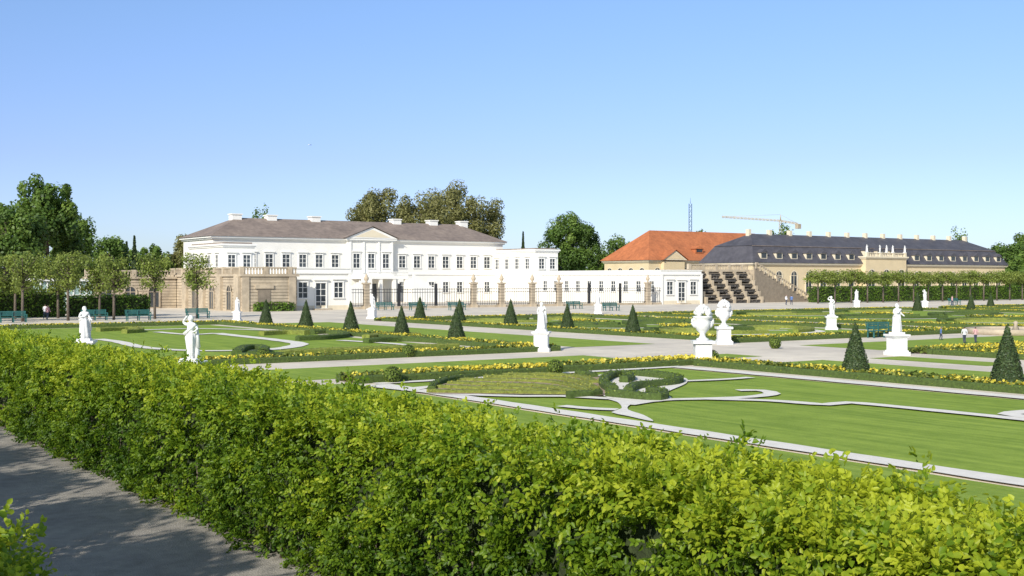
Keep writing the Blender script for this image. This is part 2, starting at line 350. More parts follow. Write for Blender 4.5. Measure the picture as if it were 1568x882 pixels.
# ---------------------------------------------------------------- hornbeam hedges
def hedge(name,x0,x1,H,secs,plume=0):
    PP=[];DD=[];NN=[];LL=[];VV=[]
    for (y0,y1,dens,ls) in secs:
        L=y1-y0
        for face,area,nf in (('f',L*H,1.0),('t',L*(x1-x0),1.1),('b',L*H,.35)):
            nc=int(area*12*nf/ls); ns=int(area*dens*nf)
            def samp(n,col=False):
                y=R.uniform(y0,y1,n)
                if face!='t':
                    z=H*R.uniform(.02,1,n)
                    if col:   # shoots grow in upright columns
                        k=np.round(y/.42); y=np.where(R.random(n)<.55,k*.42+.12*np.sin(k*7.3)+R.normal(0,.08,n)+.05*np.sin(z*3+k),y)
                    sg=-1 if face=='f' else 1; xb=x0 if face=='f' else x1
                    wav=.08*np.sin(y*1.3+z*1.1)+.06*np.sin(y*3.1-z*2)
                    x=xb-sg*.16*(z/H)**3+wav; N=np.tile([float(sg),0,.12],(n,1))
                else:
                    x=R.uniform(x0+.1,x1-.1,n); z=H-.06+.04*np.sin(x*2.3+y*1.7)+.04*np.sin(y*.9); N=np.tile([0.,0,1.],(n,1))
                    e=(x-(x0+x1)/2)/((x1-x0)/2); z=z-.16*np.abs(e)**4; N[:,0]=.5*e**3
                    if plume: z=z+plume*np.clip(np.sin(y*7.1+np.sin(y*1.3)*2),0,1)**2*np.clip(np.sin(y*2.3),.3,1)
                return np.stack([x,y,z],1),nrm(N)
            cP,cN=samp(nc,True)
            dep=R.uniform(.10,.38,nc) if face!='t' else R.uniform(.12,.26,nc); cP=cP-cN*dep[:,None]; cv=R.normal(0,.10,nc)-(dep-.22)*1.0  # deeper clusters get darker leaves: recess shade painted into the colour
            idx=R.integers(0,nc,int(ns*.66)); n1=len(idx)
            dr=nrm(cN[idx]*.8+R.normal(0,.65,(n1,3)))
            b1=cP[idx]+dr*R.uniform(.03,.24,(n1,1))*(np.array([1,1,1.5]) if face!='t' else np.array([1.4,1.4,.7])); d1=nrm(dr+np.array([0,0,.2 if face!='t' else -.1])+R.normal(0,.35,(n1,3))); N1=cN[idx]; v1=cv[idx]
            n2=ns-n1; p2,N2=samp(n2); b2=p2-N2*R.uniform(.06,.28,(n2,1)); d2=nrm(N2+R.normal(0,.7,(n2,3))); v2=R.uniform(-.26,-.04,n2)  # set-back sprigs toned darker too, same painted recess shade
            b=np.concatenate([b1,b2]); d=np.concatenate([d1,d2]); Nf=np.concatenate([N1,N2]); v=np.concatenate([v1,v2]); n=len(b)
            pl=nrm(Nf+np.array([0,0,.5])+R.normal(0,.45,(n,3))); pl=nrm(pl-d*np.sum(pl*d,1,keepdims=True)); sd=np.cross(d,pl)
            nl=7; sl=R.uniform(.10,.20,n)*ls
            if face=='t': sl*=np.where(R.random(n)<.02,1.4,.9)
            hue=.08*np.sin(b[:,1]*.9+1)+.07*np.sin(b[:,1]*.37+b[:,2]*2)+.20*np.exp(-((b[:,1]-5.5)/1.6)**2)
            hgt=.15*np.clip((b[:,2]-1.7)/.7,-1.5,1)  # leaf tone falls towards the base, shade put into the colour
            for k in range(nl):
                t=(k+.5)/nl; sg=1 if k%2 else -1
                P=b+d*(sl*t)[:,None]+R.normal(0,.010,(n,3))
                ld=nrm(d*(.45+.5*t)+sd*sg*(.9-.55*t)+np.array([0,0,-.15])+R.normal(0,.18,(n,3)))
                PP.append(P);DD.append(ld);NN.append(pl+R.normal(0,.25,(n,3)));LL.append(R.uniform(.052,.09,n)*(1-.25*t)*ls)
                VV.append(np.clip(.32+v+hue+hgt+.24*t+(.16 if face=='t' else 0)+R.normal(0,.12,n),0,1))  # top face leaves lightened, sunlit look painted into the tone
    P=np.concatenate(PP);L_=np.concatenate(LL)
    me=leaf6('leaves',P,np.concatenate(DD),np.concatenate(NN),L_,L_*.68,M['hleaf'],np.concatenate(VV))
    ya=secs[0][0]; yb=secs[-1][1]; nY=int((yb-ya)/.35); prof=[(x0+.36,0),(x0+.34,H*.45),(x0+.45,H-.5),(x0+.8,H-.42),(x1-.8 if x1-x0>1.7 else x0+.9,H-.42),(x1-.45,H-.5),(x1-.34,H*.45),(x1-.36,0)]
    V=[];F=[]; m=len(prof)
    for j in range(nY+1):
        y=ya+.15+(yb-ya-.3)*j/nY
        for x,z in prof: V.append((x+random.uniform(-.06,.06),y,max(0,z+(random.uniform(-.06,.06) if z else 0))))
    for j in range(nY):
        for k in range(m-1): F.append((j*m+k,j*m+k+1,(j+1)*m+k+1,(j+1)*m+k))
    F.append(tuple(range(m))); F.append(tuple(nY*m+k for k in range(m-1,-1,-1)))
    B=Bld(name); B.raw('core','hcore',V,F)
    for i in range(int((yb-ya)/.6)):
        y=ya+i*.6+random.uniform(-.1,.1); B.cyl('stems','bark',(x0+.22,y,0),(x0+.35+random.uniform(-.1,.1),y+random.uniform(-.2,.2),1.3),.025,.012,5)
    B.done([('leaves',me)])
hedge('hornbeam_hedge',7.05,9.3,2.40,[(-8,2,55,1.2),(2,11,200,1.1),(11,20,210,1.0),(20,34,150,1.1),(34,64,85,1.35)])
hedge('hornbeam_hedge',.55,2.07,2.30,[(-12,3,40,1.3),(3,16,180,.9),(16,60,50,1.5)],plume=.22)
# ---------------------------------------------------------------- trees
def crown_pts(cx,cy,cz,rx,ry,rz,nc,nl,seed,cr=.3):
    r=np.random.default_rng(seed)
    d=nrm(r.normal(size=(nc,3))); rad=r.uniform(.2,1,nc)**.45
    c=d*rad[:,None]*(1-cr*.45); c[:,2]=np.where(c[:,2]<0,c[:,2]*.8,c[:,2])
    cs=cr*r.uniform(.55,1.15,nc); cv=r.normal(0,.16,nc)
    i=r.integers(0,nc,nl); dd=nrm(r.normal(size=(nl,3))); rr=r.uniform(.35,1.08,nl)**.6
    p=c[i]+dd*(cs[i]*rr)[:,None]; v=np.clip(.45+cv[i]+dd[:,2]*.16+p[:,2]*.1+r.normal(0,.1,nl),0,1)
    P=p*np.array([rx,ry,rz])+np.array([cx,cy,cz]); N=dd+r.normal(0,.4,(nl,3))+np.array([0,0,.2])
    return P,N,v,c*np.array([rx,ry,rz])+np.array([cx,cy,cz])
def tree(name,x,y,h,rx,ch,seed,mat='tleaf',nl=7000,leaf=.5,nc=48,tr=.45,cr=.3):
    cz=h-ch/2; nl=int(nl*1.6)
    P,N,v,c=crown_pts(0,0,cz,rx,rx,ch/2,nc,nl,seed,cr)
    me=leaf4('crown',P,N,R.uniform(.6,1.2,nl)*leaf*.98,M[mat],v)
    B=Bld(name,(x,y,0)); zt=h-ch*.75
    B.cyl('trunk','bark',(0,0,0),(.1,.05,zt),tr,tr*.6,9); B.cyl('trunk','bark',(.1,.05,zt),(0,0,h-ch*.25),tr*.6,tr*.15,8)
    for k in range(0,len(c),3):
        q=c[k]; z0=zt+(q[2]-zt)*.3; z0=max(zt*.8,min(z0,q[2]-.2)); B.cyl('limbs','bark',(.05,.03,z0),tuple(q),tr*.28,tr*.07,5)
    return B.done([('crown',me)])
def at(px,w): return uw(px,w),w
def hz(py,x,y): return HC+(HZ-py)/FPX*(S*x+C*y)
def ptree(name,px,w,ytop,wpx,seed,ybot=None,**k):
    x,y=at(px,w); Y=S*x+C*y; h=hz(ytop,x,y); r=wpx/2/FPX*Y*1.06
    ch=k.pop('ch',None) or h*.8
    return tree(name,x,y,h,r,ch,seed,**k)
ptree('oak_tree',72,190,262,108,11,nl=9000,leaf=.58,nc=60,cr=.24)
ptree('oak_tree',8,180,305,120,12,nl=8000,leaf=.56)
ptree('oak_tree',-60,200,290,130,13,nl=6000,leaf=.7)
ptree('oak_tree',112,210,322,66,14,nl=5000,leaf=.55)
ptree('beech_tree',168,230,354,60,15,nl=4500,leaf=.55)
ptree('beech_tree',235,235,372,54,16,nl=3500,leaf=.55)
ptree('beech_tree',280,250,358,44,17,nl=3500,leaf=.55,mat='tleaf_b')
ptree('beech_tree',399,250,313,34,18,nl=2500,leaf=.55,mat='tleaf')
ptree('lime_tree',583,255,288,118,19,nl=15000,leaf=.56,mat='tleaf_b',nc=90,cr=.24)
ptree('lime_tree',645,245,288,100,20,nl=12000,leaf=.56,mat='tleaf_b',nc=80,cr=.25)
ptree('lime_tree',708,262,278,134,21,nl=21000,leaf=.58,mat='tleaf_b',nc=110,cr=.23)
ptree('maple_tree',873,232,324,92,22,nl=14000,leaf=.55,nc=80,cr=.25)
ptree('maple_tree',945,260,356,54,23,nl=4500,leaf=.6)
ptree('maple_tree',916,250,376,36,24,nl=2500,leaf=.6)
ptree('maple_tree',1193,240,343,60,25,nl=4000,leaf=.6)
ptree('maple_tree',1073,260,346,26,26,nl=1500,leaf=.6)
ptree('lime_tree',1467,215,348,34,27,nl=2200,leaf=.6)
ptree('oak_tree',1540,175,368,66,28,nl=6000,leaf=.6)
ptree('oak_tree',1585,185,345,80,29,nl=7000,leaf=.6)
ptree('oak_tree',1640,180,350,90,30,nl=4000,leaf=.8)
def conifer(px,w,ytop,wpx,seed):
    x,y=at(px,w); Y=S*x+C*y; h=hz(ytop,x,y); r=wpx/2/FPX*Y; n=3500; rr=np.random.default_rng(seed)
    t=rr.random(n)**.7; th=rr.uniform(0,6.283,n); lay=1-.35*((t*11)%1); rad=r*t*lay*rr.uniform(.5,1,n)
    P=np.stack([rad*np.cos(th),rad*np.sin(th),h*(1-t*.88)-rad*.15],1); N=np.stack([np.cos(th),np.sin(th),np.full(n,.9)],1)+rr.normal(0,.4,(n,3))
    me=leaf4('crown',P,N,rr.uniform(.3,.7,n),M['tleaf_d'],rr.random(n)); B=Bld('spruce_tree',(x,y,0)); B.cyl('trunk','bark',(0,0,0),(0,0,h*.95),.3,.03,7); B.done([('crown',me)])
conifer(206,228,361,18,1); conifer(801,250,354,16,2); conifer(194,240,370,16,3); conifer(1480,230,362,12,4)
PP=[];NN=[];VV=[]
for i in range(120):
    x=-170+i*5.6+random.uniform(-3,3); y=285+random.uniform(-12,25); h=random.uniform(8.5,12.5)+(3 if x<55 else 0)
    P,N,v,c=crown_pts(x,y,h*.5,5.5,5.5,h*.5,16,1100,500+i,.42); PP.append(P);NN.append(N);VV.append(v)
for i in range(40):
    x=262+i*5+random.uniform(-2,2); y=160+random.uniform(-6,20); h=random.uniform(8,11)
    P,N,v,c=crown_pts(x,y,h*.5,4.5,4.5,h*.5,16,900,800+i,.42); PP.append(P);NN.append(N);VV.append(v)
P=np.concatenate(PP); n=len(P); me=leaf4('foliage',P,np.concatenate(NN),R.uniform(.7,1.3,n),M['tleaf'],np.concatenate(VV)*.9)
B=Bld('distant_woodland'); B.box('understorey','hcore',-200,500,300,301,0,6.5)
B.done([('foliage',me)])
# pleached limes
def pleached(name,w_,d_,z0,z1,nl,leaf,seed,mat='tleaf_y'):
    r=np.random.default_rng(seed); nc=34
    c=np.stack([r.uniform(-w_/2+.5,w_/2-.5,nc),r.uniform(-d_/2+.4,d_/2-.4,nc),r.uniform(z0+.4,z1-.4,nc)],1); cv=r.normal(0,.15,nc)
    i=r.integers(0,nc,nl); dd=nrm(r.normal(size=(nl,3))); P=c[i]+dd*(r.uniform(.2,.85,nl))[:,None]
    P[:,0]=np.clip(P[:,0],-w_/2,w_/2)+r.normal(0,.08,nl); P[:,1]=np.clip(P[:,1],-d_/2,d_/2); P[:,2]=np.clip(P[:,2],z0-.3,z1)+r.normal(0,.05,nl)
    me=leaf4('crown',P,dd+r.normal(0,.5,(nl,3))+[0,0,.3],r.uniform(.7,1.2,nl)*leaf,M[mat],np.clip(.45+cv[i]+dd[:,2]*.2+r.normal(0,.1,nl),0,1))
    B=Bld(name); B.cyl('trunk','bark',(0,0,0),(.03,.02,z0+.3),.15,.12,8); B.cyl('trunk','bark',(.03,.02,z0+.3),(0,0,z1-.5),.12,.04,8)
    for k in range(26): 
        q=c[k]; B.cyl('limbs','bark',(0,0,max(z0*.75,z0+(q[2]-z0)*.4)),tuple(q),.055,.02,5)
    return B.meshes()+[('crown',me)]
pl=[pleached('added_shade_lime',3.7,3.2,2.9,7.0,1700,.25,40+i) for i in range(3)]
for i,u in enumerate((45,40.4,36.1,31.5,27.1,22.7,18.3,13.9)): inst('added_shade_lime_tree',pl[i%3],(u,125,0),(i%2)*math.pi)
pl2=[pleached('added_shade_lime',4.6,3.4,2.6,6.9,2200,.28,50+i) for i in range(3)]
for i in range(11): inst('added_shade_lime_tree',pl2[i%3],(37-i*4.4,133.5,0),(i%2)*math.pi)
pr=[pleached('added_shade_lime',4.5,3.4,3.3,5.8,1500,.30,60+i) for i in range(3)]
for i in range(30): inst('added_shade_lime_tree',pr[i%3],(161+i*4.4,139,0),(i%2)*math.pi,(1,1,random.uniform(.96,1.04)))
# unseen limes added behind the camera-side hedge to throw broken shade on the lane
shade_limes=[pleached('added_shade_lime',3.7,1.8,5.9,7.1,1900,.24,70+i) for i in range(3)]
for i in range(13): inst('added_shade_lime_tree',shade_limes[i%3],(-4.6,-9+i*4.1,0),math.pi/2+(i%2)*math.pi)
def far_hedge(x0,x1,y0,y1,H,mat='hedgeleaf',leaf=.3,dens=26):
    B=Bld('clipped_hedge'); B.box('core','hcore',x0+.15,x1-.15,y0+.15,y1-.15,0,H-.15); PP=[];NN=[]
    for A,fn,nn in (((x1-x0)*H,lambda n:np.stack([R.uniform(x0,x1,n),np.full(n,y0),R.uniform(0,H,n)],1),(0,-1,.2)),
                    ((y1-y0)*H,lambda n:np.stack([np.full(n,x0),R.uniform(y0,y1,n),R.uniform(0,H,n)],1),(-1,0,.2)),
                    ((y1-y0)*H,lambda n:np.stack([np.full(n,x1),R.uniform(y0,y1,n),R.uniform(0,H,n)],1),(1,0,.2)),
                    ((x1-x0)*(y1-y0),lambda n:np.stack([R.uniform(x0,x1,n),R.uniform(y0,y1,n),np.full(n,H)],1),(0,0,1))):
        n=int(A*dens); P=fn(n)+R.normal(0,.07,(n,3)); PP.append(P); NN.append(np.tile(nn,(n,1))+R.normal(0,.5,(n,3)))
    P=np.concatenate(PP);n=len(P); v=np.clip(.4+.15*np.sin(P[:,0]*1.7)+R.normal(0,.18,n),0,1)
    B.done([('leaves',leaf4('leaves',P,np.concatenate(NN),R.uniform(.7,1.2,n)*leaf,M[mat],v))])
far_hedge(168.5,300,146,148,2.8); far_hedge(-20,34.5,138,140,3.0); far_hedge(35,44,138,140,2.3); far_hedge(60.5,66,146,147,1.1)
# topiary cones and balls
def cone_parts():
    n=3600; t=R.random(n)**.6; th=R.uniform(0,6.283,n); H=2.45; r=.70*t**.92*(1+.04*np.sin(th*5+t*9))
    P=np.stack([r*np.cos(th),r*np.sin(th),H*(1-t)+.02],1)+R.normal(0,.014,(n,3))
    N=np.stack([np.cos(th),np.sin(th),np.full(n,.35)],1)+R.normal(0,.45,(n,3))
    B=Bld('yew_cone'); B.lathe('core','hcore',0,0,[(.63,0),(.64,.15),(.46,.8),(.25,1.5),(.06,2.25),(.01,2.36)],14)
    return B.meshes()+[('needles',leaf4('needles',P,N,R.uniform(.05,.10,n),M['yewleaf'],np.clip(R.normal(.5,.25,n),0,1)))]
cp=cone_parts()
pos=[(41.2,33.5),(41.3,26.4),(41.3,19.2),(41.3,12),(42,67.2),(42.2,75),(42.5,83.6),(42.8,92.5),(43,101.5),(57.8,67.6),(57.9,75.8),(58.3,84.4),(58.8,93.5),(59.2,101.5)]
pos+=[gp(1487,477),gp(1517,473),gp(1405,476)]
for p in pos: inst('yew_cone',cp,(p[0],p[1],0),random.uniform(0,6),random.uniform(.93,1.03))
def ball_parts():
    n=900; d=nrm(R.normal(size=(n,3))); P=d*.42+[0,0,.40]; B=Bld('box_ball'); B.lathe('core','hcore',0,0,[(.1,.02),(.3,.12),(.38,.35),(.3,.62),(.1,.76)],12)
    return B.meshes()+[('leaves',leaf4('leaves',P,d+R.normal(0,.4,(n,3)),R.uniform(.06,.1,n),M['boxleaf'],R.random(n)))]
bp=ball_parts()
for p in ((601,587),(850,575),(403,554),(625,547),(1090,557),(1187,534)): q=gp(*p); inst('box_ball',bp,(q[0],q[1],0),0,.85)
# ---------------------------------------------------------------- buildings
def wbox(B,part,mat,ax,pos,c0,c1,z0,z1,d0,d1):
    """box on a wall plane; ax 'y' faces -Y, ax 'x' faces -X; d0..d1 distance outwards"""
    if ax=='y': B.box(part,mat,c0,c1,pos-d1,pos-d0,z0,z1)
    else: B.box(part,mat,pos-d1,pos-d0,c0,c1,z0,z1)
def window(B,ax,pos,c,z0,z1,wd,trim='white2',hood=True,bars=(1,2),door=False):
    h=wd/2
    wbox(B,'glazing','glass',ax,pos,c-h,c+h,z0,z1,-.02,.02)
    for s in (-1,1): wbox(B,'window_frames',trim,ax,pos,min(c+s*h,c+s*(h+.18)),max(c+s*h,c+s*(h+.18)),z0,z1,-.02,.14)
    wbox(B,'window_frames',trim,ax,pos,c-h-.18,c+h+.18,z1,z1+.2,-.02,.15)
    wbox(B,'window_frames',trim,ax,pos,c-h-.25,c+h+.25,z0-.16,z0,-.02,.2)
    for i in range(bars[0]): x=c-h+wd*(i+1)/(bars[0]+1); wbox(B,'glazing_bars',trim,ax,pos,x-.045,x+.045,z0,z1,.02,.06)
    for i in range(bars[1]): z=z0+(z1-z0)*(i+1)/(bars[1]+1); wbox(B,'glazing_bars',trim,ax,pos,c-h,c+h,z-.035,z+.035,.02,.055)
    if hood: wbox(B,'window_hoods',trim,ax,pos,c-h-.35,c+h+.35,z1+.38,z1+.55,-.02,.32)
def hip(B,part,mat,x0,x1,y0,y1,z0,z1,hx0,hx1=None):
    hx1=hx0 if hx1 is None else hx1; ym=(y0+y1)/2
    B.raw(part,mat,[(x0,y0,z0),(x1,y0,z0),(x1,y1,z0),(x0,y1,z0),(x0+hx0,ym,z1),(x1-hx1,ym,z1)],[(0,1,5,4),(2,3,4,5),(3,0,4),(1,2,5),(0,3,2,1)])
def cornice(B,x0,x1,y0,y1,z,mat='white2',a=.35):
    B.box('cornice',mat,x0-a*.5,x1+a*.5,y0-a*.5,y1+a*.5,z,z+.25); B.box('cornice',mat,x0-a,x1+a,y0-a,y1+a,z+.25,z+.55)
K=Bld('white_palace'); cx=105
K.box('walls','white',74.5,135.5,199,214,0,11.25); cornice(K,74.5,135.5,199,214,11.25,a=.6)
hip(K,'roof','roofg',73.7,136.3,198.2,214.8,11.81,15.5,8,7)
K.box('string_course','white2',74.4,135.6,198.85,199,5.1,5.4)
for i in range(7):
    for x in (78.4+i*3.25, 131.6-i*3.25):
        window(K,'y',199,x,6.5,8.7,1.35); window(K,'y',199,x,1.7,3.7,1.2,hood=False)
K.box('centre_bay','white',100.2,109.8,198.2,199,0,11.3); cornice(K,100.2,109.8,198.2,199,11.32,a=.5)
K.raw('pediment','white2',[(99.6,197.6,11.9),(110.4,197.6,11.9),(105,197.6,14.0),(99.6,204,11.9),(110.4,204,11.9),(105,204,14.0)],[(0,1,2),(5,4,3),(0,2,5,3),(1,4,5,2),(0,3,4,1)])
K.raw('tympanum','cream_t',[(101.2,197.57,12.1),(108.8,197.57,12.1),(105,197.57,13.55)],[(0,1,2)])
K.raw('pediment_roof','roofg',[(99.3,197.3,11.95),(105,197.3,14.2),(105,205,14.2),(99.3,205,11.95),(110.7,197.3,11.95),(110.7,205,11.95)],[(0,1,2,3),(1,4,5,2)])
for x in (101.9,105,108.1): window(K,'y',198.2,x,6.4,9.0,1.3)
for x in (100.6,103.4,106.6,109.4): K.box('pilasters','white2',x-.2,x+.2,198.0,198.2,5.4,11.3)
K.box('porch','white2',100.8,109.2,191.5,198.1,4.3,4.8)
for x in (101.1,103.6,106.4,108.9): K.box('porch_piers','white',x-.3,x+.3,191.6,192.2,0,4.3)
K.box('porch_door','glass',103.9,106.1,198.12,198.19,0,3.4)
for i in range(34): K.box('porch_balusters','white2',100.95+i*.25-.05,100.95+i*.25+.05,191.6,191.7,4.8,5.5)
K.box('porch_rail','white2',100.8,109.2,191.5,191.8,5.5,5.65)
for s in (-1,1):
    for i in range(14):
        x0=cx+s*(4.25+i*.5); x1=cx+s*(4.75+i*.5); K.box('stairs','white',min(x0,x1),max(x0,x1),190,193,0,4.3-i*.3)
    for i in range(14):
        x0=cx+s*(4.25+i*.5); x1=cx+s*(4.75+i*.5); K.box('stair_parapet','white2',min(x0,x1),max(x0,x1),189.8,190,0,5.2-i*.3)
for px in (362,416,483,607,663,709):
    x=uw(px,206); K.box('chimneys','white2',x-.9,x+.9,205.6,207.4,14.0,16.0); K.box('chimney_caps','white',x-1.05,x+1.05,205.45,207.55,16.0,16.2)
for (a,b) in ((71,76.4),(133.6,139)):
    K.box('side_wings','white',a,b,185,201,0,9.5); cornice(K,a,b,185,201,9.5)
    K.box('wing_roof','roofg',a+.3,b-.3,185.3,200.7,10.05,10.3)
    for x in ((a+b)/2-1.3,(a+b)/2+1.3): window(K,'y',185,x,6.3,8.2,1.2)
    for i in range(4): window(K,'x',a,187.6+i*3.5,6.3,8.2,1.2)
for (a,b) in ((67,76.2),(134.4,143.8)):
    K.box('low_wings','white',a,b,150,184.8,0,5.0); K.box('low_parapet','white2',a-.2,b+.2,149.8,184.8,5.0,5.2)
    K.box('low_parapet','white',a,b,150,184.8,5.2,5.7); K.box('low_coping','white2',a-.12,b+.12,149.88,184.8,5.7,5.82)
    m=(a+b)/2
    K.box('plinth','cream_t',a-.06,b+.06,149.94,150,0,.6)
    window(K,'y',150,m-2.7,1.7,3.8,1.3); window(K,'y',150,m+2.7,1.7,3.8,1.3); window(K,'y',150,m,.25,3.7,1.5,bars=(1,3))
    for x in (a+.15,b-.15): K.box('corner_pilasters','white2',x-.25,x+.25,149.82,149.9,0,5.0)
    K.box('door_steps','sand',m-1.3,m+1.3,148.9,149.8,0,.2)
for i in range(14): window(K,'x',134.4,152.2+i*3.4,2.1,3.9,1.15,hood=False)
K.box('court_wall','white',143.8,144.4,152,152.3,0,5.5)
K.done()
G=Bld('red_roofed_gallery'); G.box('walls','cream',180,230,205,221,0,8.1); cornice(G,180,230,205,221,8.1,'cream_t',.5)
hip(G,'roof','roofr',179.2,230.8,204.2,221.8,8.67,15.9,8.0)
def arch(B,ax,pos,c,z0,z1,wd,trim='cream_t'):
    h=wd/2; n=8; pts=[(c-h,z0),(c+h,z0)]+[(c+h*math.cos(t),z1+h*math.sin(t)) for t in [math.pi*i/n for i in range(n+1)]]
    def mp(x,z,d): return (x,pos-d,z) if ax=='y' else (pos-d,x,z)
    V=[mp(x,z,.03) for x,z in pts]; B.raw('arched_glazing','glass',V,[tuple(range(len(V)))])
    k=h+.22; V=[];F=[]
    for i in range(n+1):
        t=math.pi*i/n
        for r_ in (h,k): V.append(mp(c+r_*math.cos(t),z1+r_*math.sin(t),.14))
    for i in range(n): F.append((2*i,2*i+1,2*i+3,2*i+2))
    B.raw('arch_trim',trim,V,F)
    for s in(-1,1): wbox(B,'arch_jambs',trim,ax,pos,min(c+s*h,c+s*k),max(c+s*h,c+s*k),z0,z1,-.02,.14)
    wbox(B,'glazing_bars',trim,ax,pos,c-.05,c+.05,z0,z1+h*.9,.035,.07)
    wbox(B,'glazing_bars',trim,ax,pos,c-h,c+h,z1-.05,z1+.05,.035,.075)
for i in range(4): arch(G,'x',180,207.2+i*3.9,2.6,5.9,1.9)
for i in range(11): arch(G,'y',205,182.6+i*4.3,2.6,5.9,1.9)
xg=187; G.box('gable_bay','cream',xg-3.2,xg+3.2,204,205,0,8.4)
G.raw('gable','cream_t',[(xg-3.7,203.6,8.7),(xg+3.7,203.6,8.7),(xg,203.6,10.9),(xg-3.7,207,8.7),(xg+3.7,207,8.7),(xg,209,10.9)],[(0,1,2),(0,2,5,3),(1,4,5,2)])
G.raw('gable_tympanum','cream',[(xg-2.7,203.56,8.95),(xg+2.7,203.56,8.95),(xg,203.56,10.5)],[(0,1,2)])
G.raw('gable_roof','roofr',[(xg-4,203.3,8.72),(xg,203.3,11.1),(xg,210,11.1),(xg-4,206,8.72),(xg+4,203.3,8.72),(xg+4,206,8.72)],[(0,1,2,3),(1,4,5,2)])
def dormer(B,x,y,z,w_=1.8,h_=1.3,mat='roofd',wall='cream_t',depth=2.2):
    B.box('dormer_cheeks',wall,x-w_/2,x+w_/2,y,y+depth,z,z+h_); B.box('dormer_windows','glass',x-w_*.36,x+w_*.36,y-.04,y,z+.2,z+h_-.12)
    B.raw('dormer_roofs',mat,[(x-w_*.62,y-.25,z+h_),(x+w_*.62,y-.25,z+h_),(x,y-.25,z+h_+.75),(x-w_*.62,y+2.8,z+h_),(x+w_*.62,y+2.8,z+h_),(x,y+2.8,z+h_+.75)],[(0,1,2),(0,2,5,3),(1,4,5,2)])
for x in (197,204.5,212): dormer(G,x,206.2,10.5,2.6,1.0,'roofr','roofr')
G.done()
O=Bld('slate_roofed_orangery'); X0,X1,Y0,Y1=172,257,165,179
O.box('walls','cream',X0,X1,Y0,Y1,0,7.0); cornice(O,X0,X1,Y0,Y1,7.0,'cream_t',.5)
a=1.7
O.raw('mansard','roofd',[(X0-.7,Y0-.7,7.57),(X1+.7,Y0-.7,7.57),(X1+.7,Y1+.7,7.57),(X0-.7,Y1+.7,7.57),(X0+a,Y0+a,11.0),(X1-a,Y0+a,11.0),(X1-a,Y1-a,11.0),(X0+a,Y1-a,11.0)],[(0,1,5,4),(1,2,6,5),(2,3,7,6),(3,0,4,7),(0,3,2,1)])
hip(O,'roof','roofd',X0+a-.15,X1-a+.15,Y0+a-.15,Y1-a+.15,11.02,13.6,5)
O.box('mansard_band','roofg',X0+a-.25,X1-a+.25,Y0+a-.22,Y0+a-.16,10.9,11.02)
for i in range(19):
    x=X0+3+i*4.4
    if not 203<x<219: dormer(O,x,Y0-.15,8.3,1.9,1.25); arch(O,'y',Y0,x,1.5,5.0,1.7)
for i in range(3): arch(O,'x',X0,Y0+2.6+i*4.3,1.5,5.0,1.7)
for i in range(13): x=X0+6+i*6.1; O.box('chimneys','cream_t',x-.35,x+.35,171.5,172.4,13.0,14.5)
O.box('centre_bay','cream',204.5,218,163.6,165,0,8.6); cornice(O,204.5,218,163.6,165,8.6,'cream_t',.4)
for x in (206.3,211.2,216.2): arch(O,'y',163.6,x,1.2,5.2,2.2)
for i in range(24): x=204.9+i*.55; O.box('balusters','cream_t',x-.07,x+.07,163.5,163.7,9.15,9.8)
for x in (204.8,209.1,213.4,217.5): O.box('balustrade_piers','cream_t',x-.3,x+.3,163.35,163.85,9.15,10.0)
O.box('balustrade_rail','cream_t',204.8,217.7,163.4,163.8,9.8,9.95)
for x in (207,211.2,215.3): dormer(O,x,165.2,9.2,1.9,1.2)
O.done()
# ---------------------------------------------------------------- grotto terrace (left)
def balustrade(B,ax,pos,c0,c1,z,mat='sand'):
    n=int((c1-c0)/.4)
    for i in range(n+1):
        c=c0+(c1-c0)*i/n; wbox(B,'balusters',mat,ax,pos,c-.08,c+.08,z,z+.75,-.3,-.14)
        if i%8==0: wbox(B,'baluster_piers',mat,ax,pos,c-.3,c+.3,z,z+1.0,-.5,-.01)
    wbox(B,'rail',mat,ax,pos,c0-.1,c1+.1,z+.75,z+.95,-.4,-.05)
T=Bld('grotto_terrace')
def rust(x0,x1,y0,y1,H):
    z=0; i=0
    while z<H-.01:
        z2=min(z+.42,H); T.box('stone_courses','sand',x0,x1,y0,y1,z,z2-.06); T.box('joints','sand_d',x0+.07,x1-.07,y0+.07,y1-.07,z2-.06,z2); z=z2
    T.box('coping','sand',x0-.25,x1+.25,y0-.25,y1+.25,H,H+.3)
rust(58.9,66.7,147,176,4.6); rust(46,58.8,172,180,4.3)
T.box('door','sand_d',61.1,62.9,146.93,147.02,0,3.0); T.box('door_lintel','sand',60.7,63.3,146.8,147.0,3.0,3.5)
for x in (59.4,66.0): T.box('quoins','sand',x-.5,x+.5,146.85,147,0,4.6)
for y in (148,154.5,161,168): T.box('piers','sand',58.5,58.9,y-.8,y+.8,0,4.6)
for y in (151.2,157.7,164.5): arch(T,'x',58.86,y,.2,2.6,1.6,'sand')
for x in (48.6,52,55.4): arch(T,'y',171.96,x,.2,2.4,1.5,'sand')
balustrade(T,'y',147,59,66.6,4.9); balustrade(T,'x',58.9,147.4,175.6,4.9); balustrade(T,'y',172,46,58.4,4.6)
T.done()
H_=Bld('greenhouse'); x0=uw(62,150); x1=uw(142,150)
H_.box('glass_walls','ghouse',x0,x1,150,156,0,4.0); H_.box('roof','white2',x0-.3,x1+.3,149.7,156.3,4.0,4.3)
for i in range(9): x=x0+(x1-x0)*i/8; H_.box('posts','white2',x-.07,x+.07,149.9,150,0,4)
H_.box('rail','white2',x0,x1,149.85,149.9,2.2,2.35); H_.done()
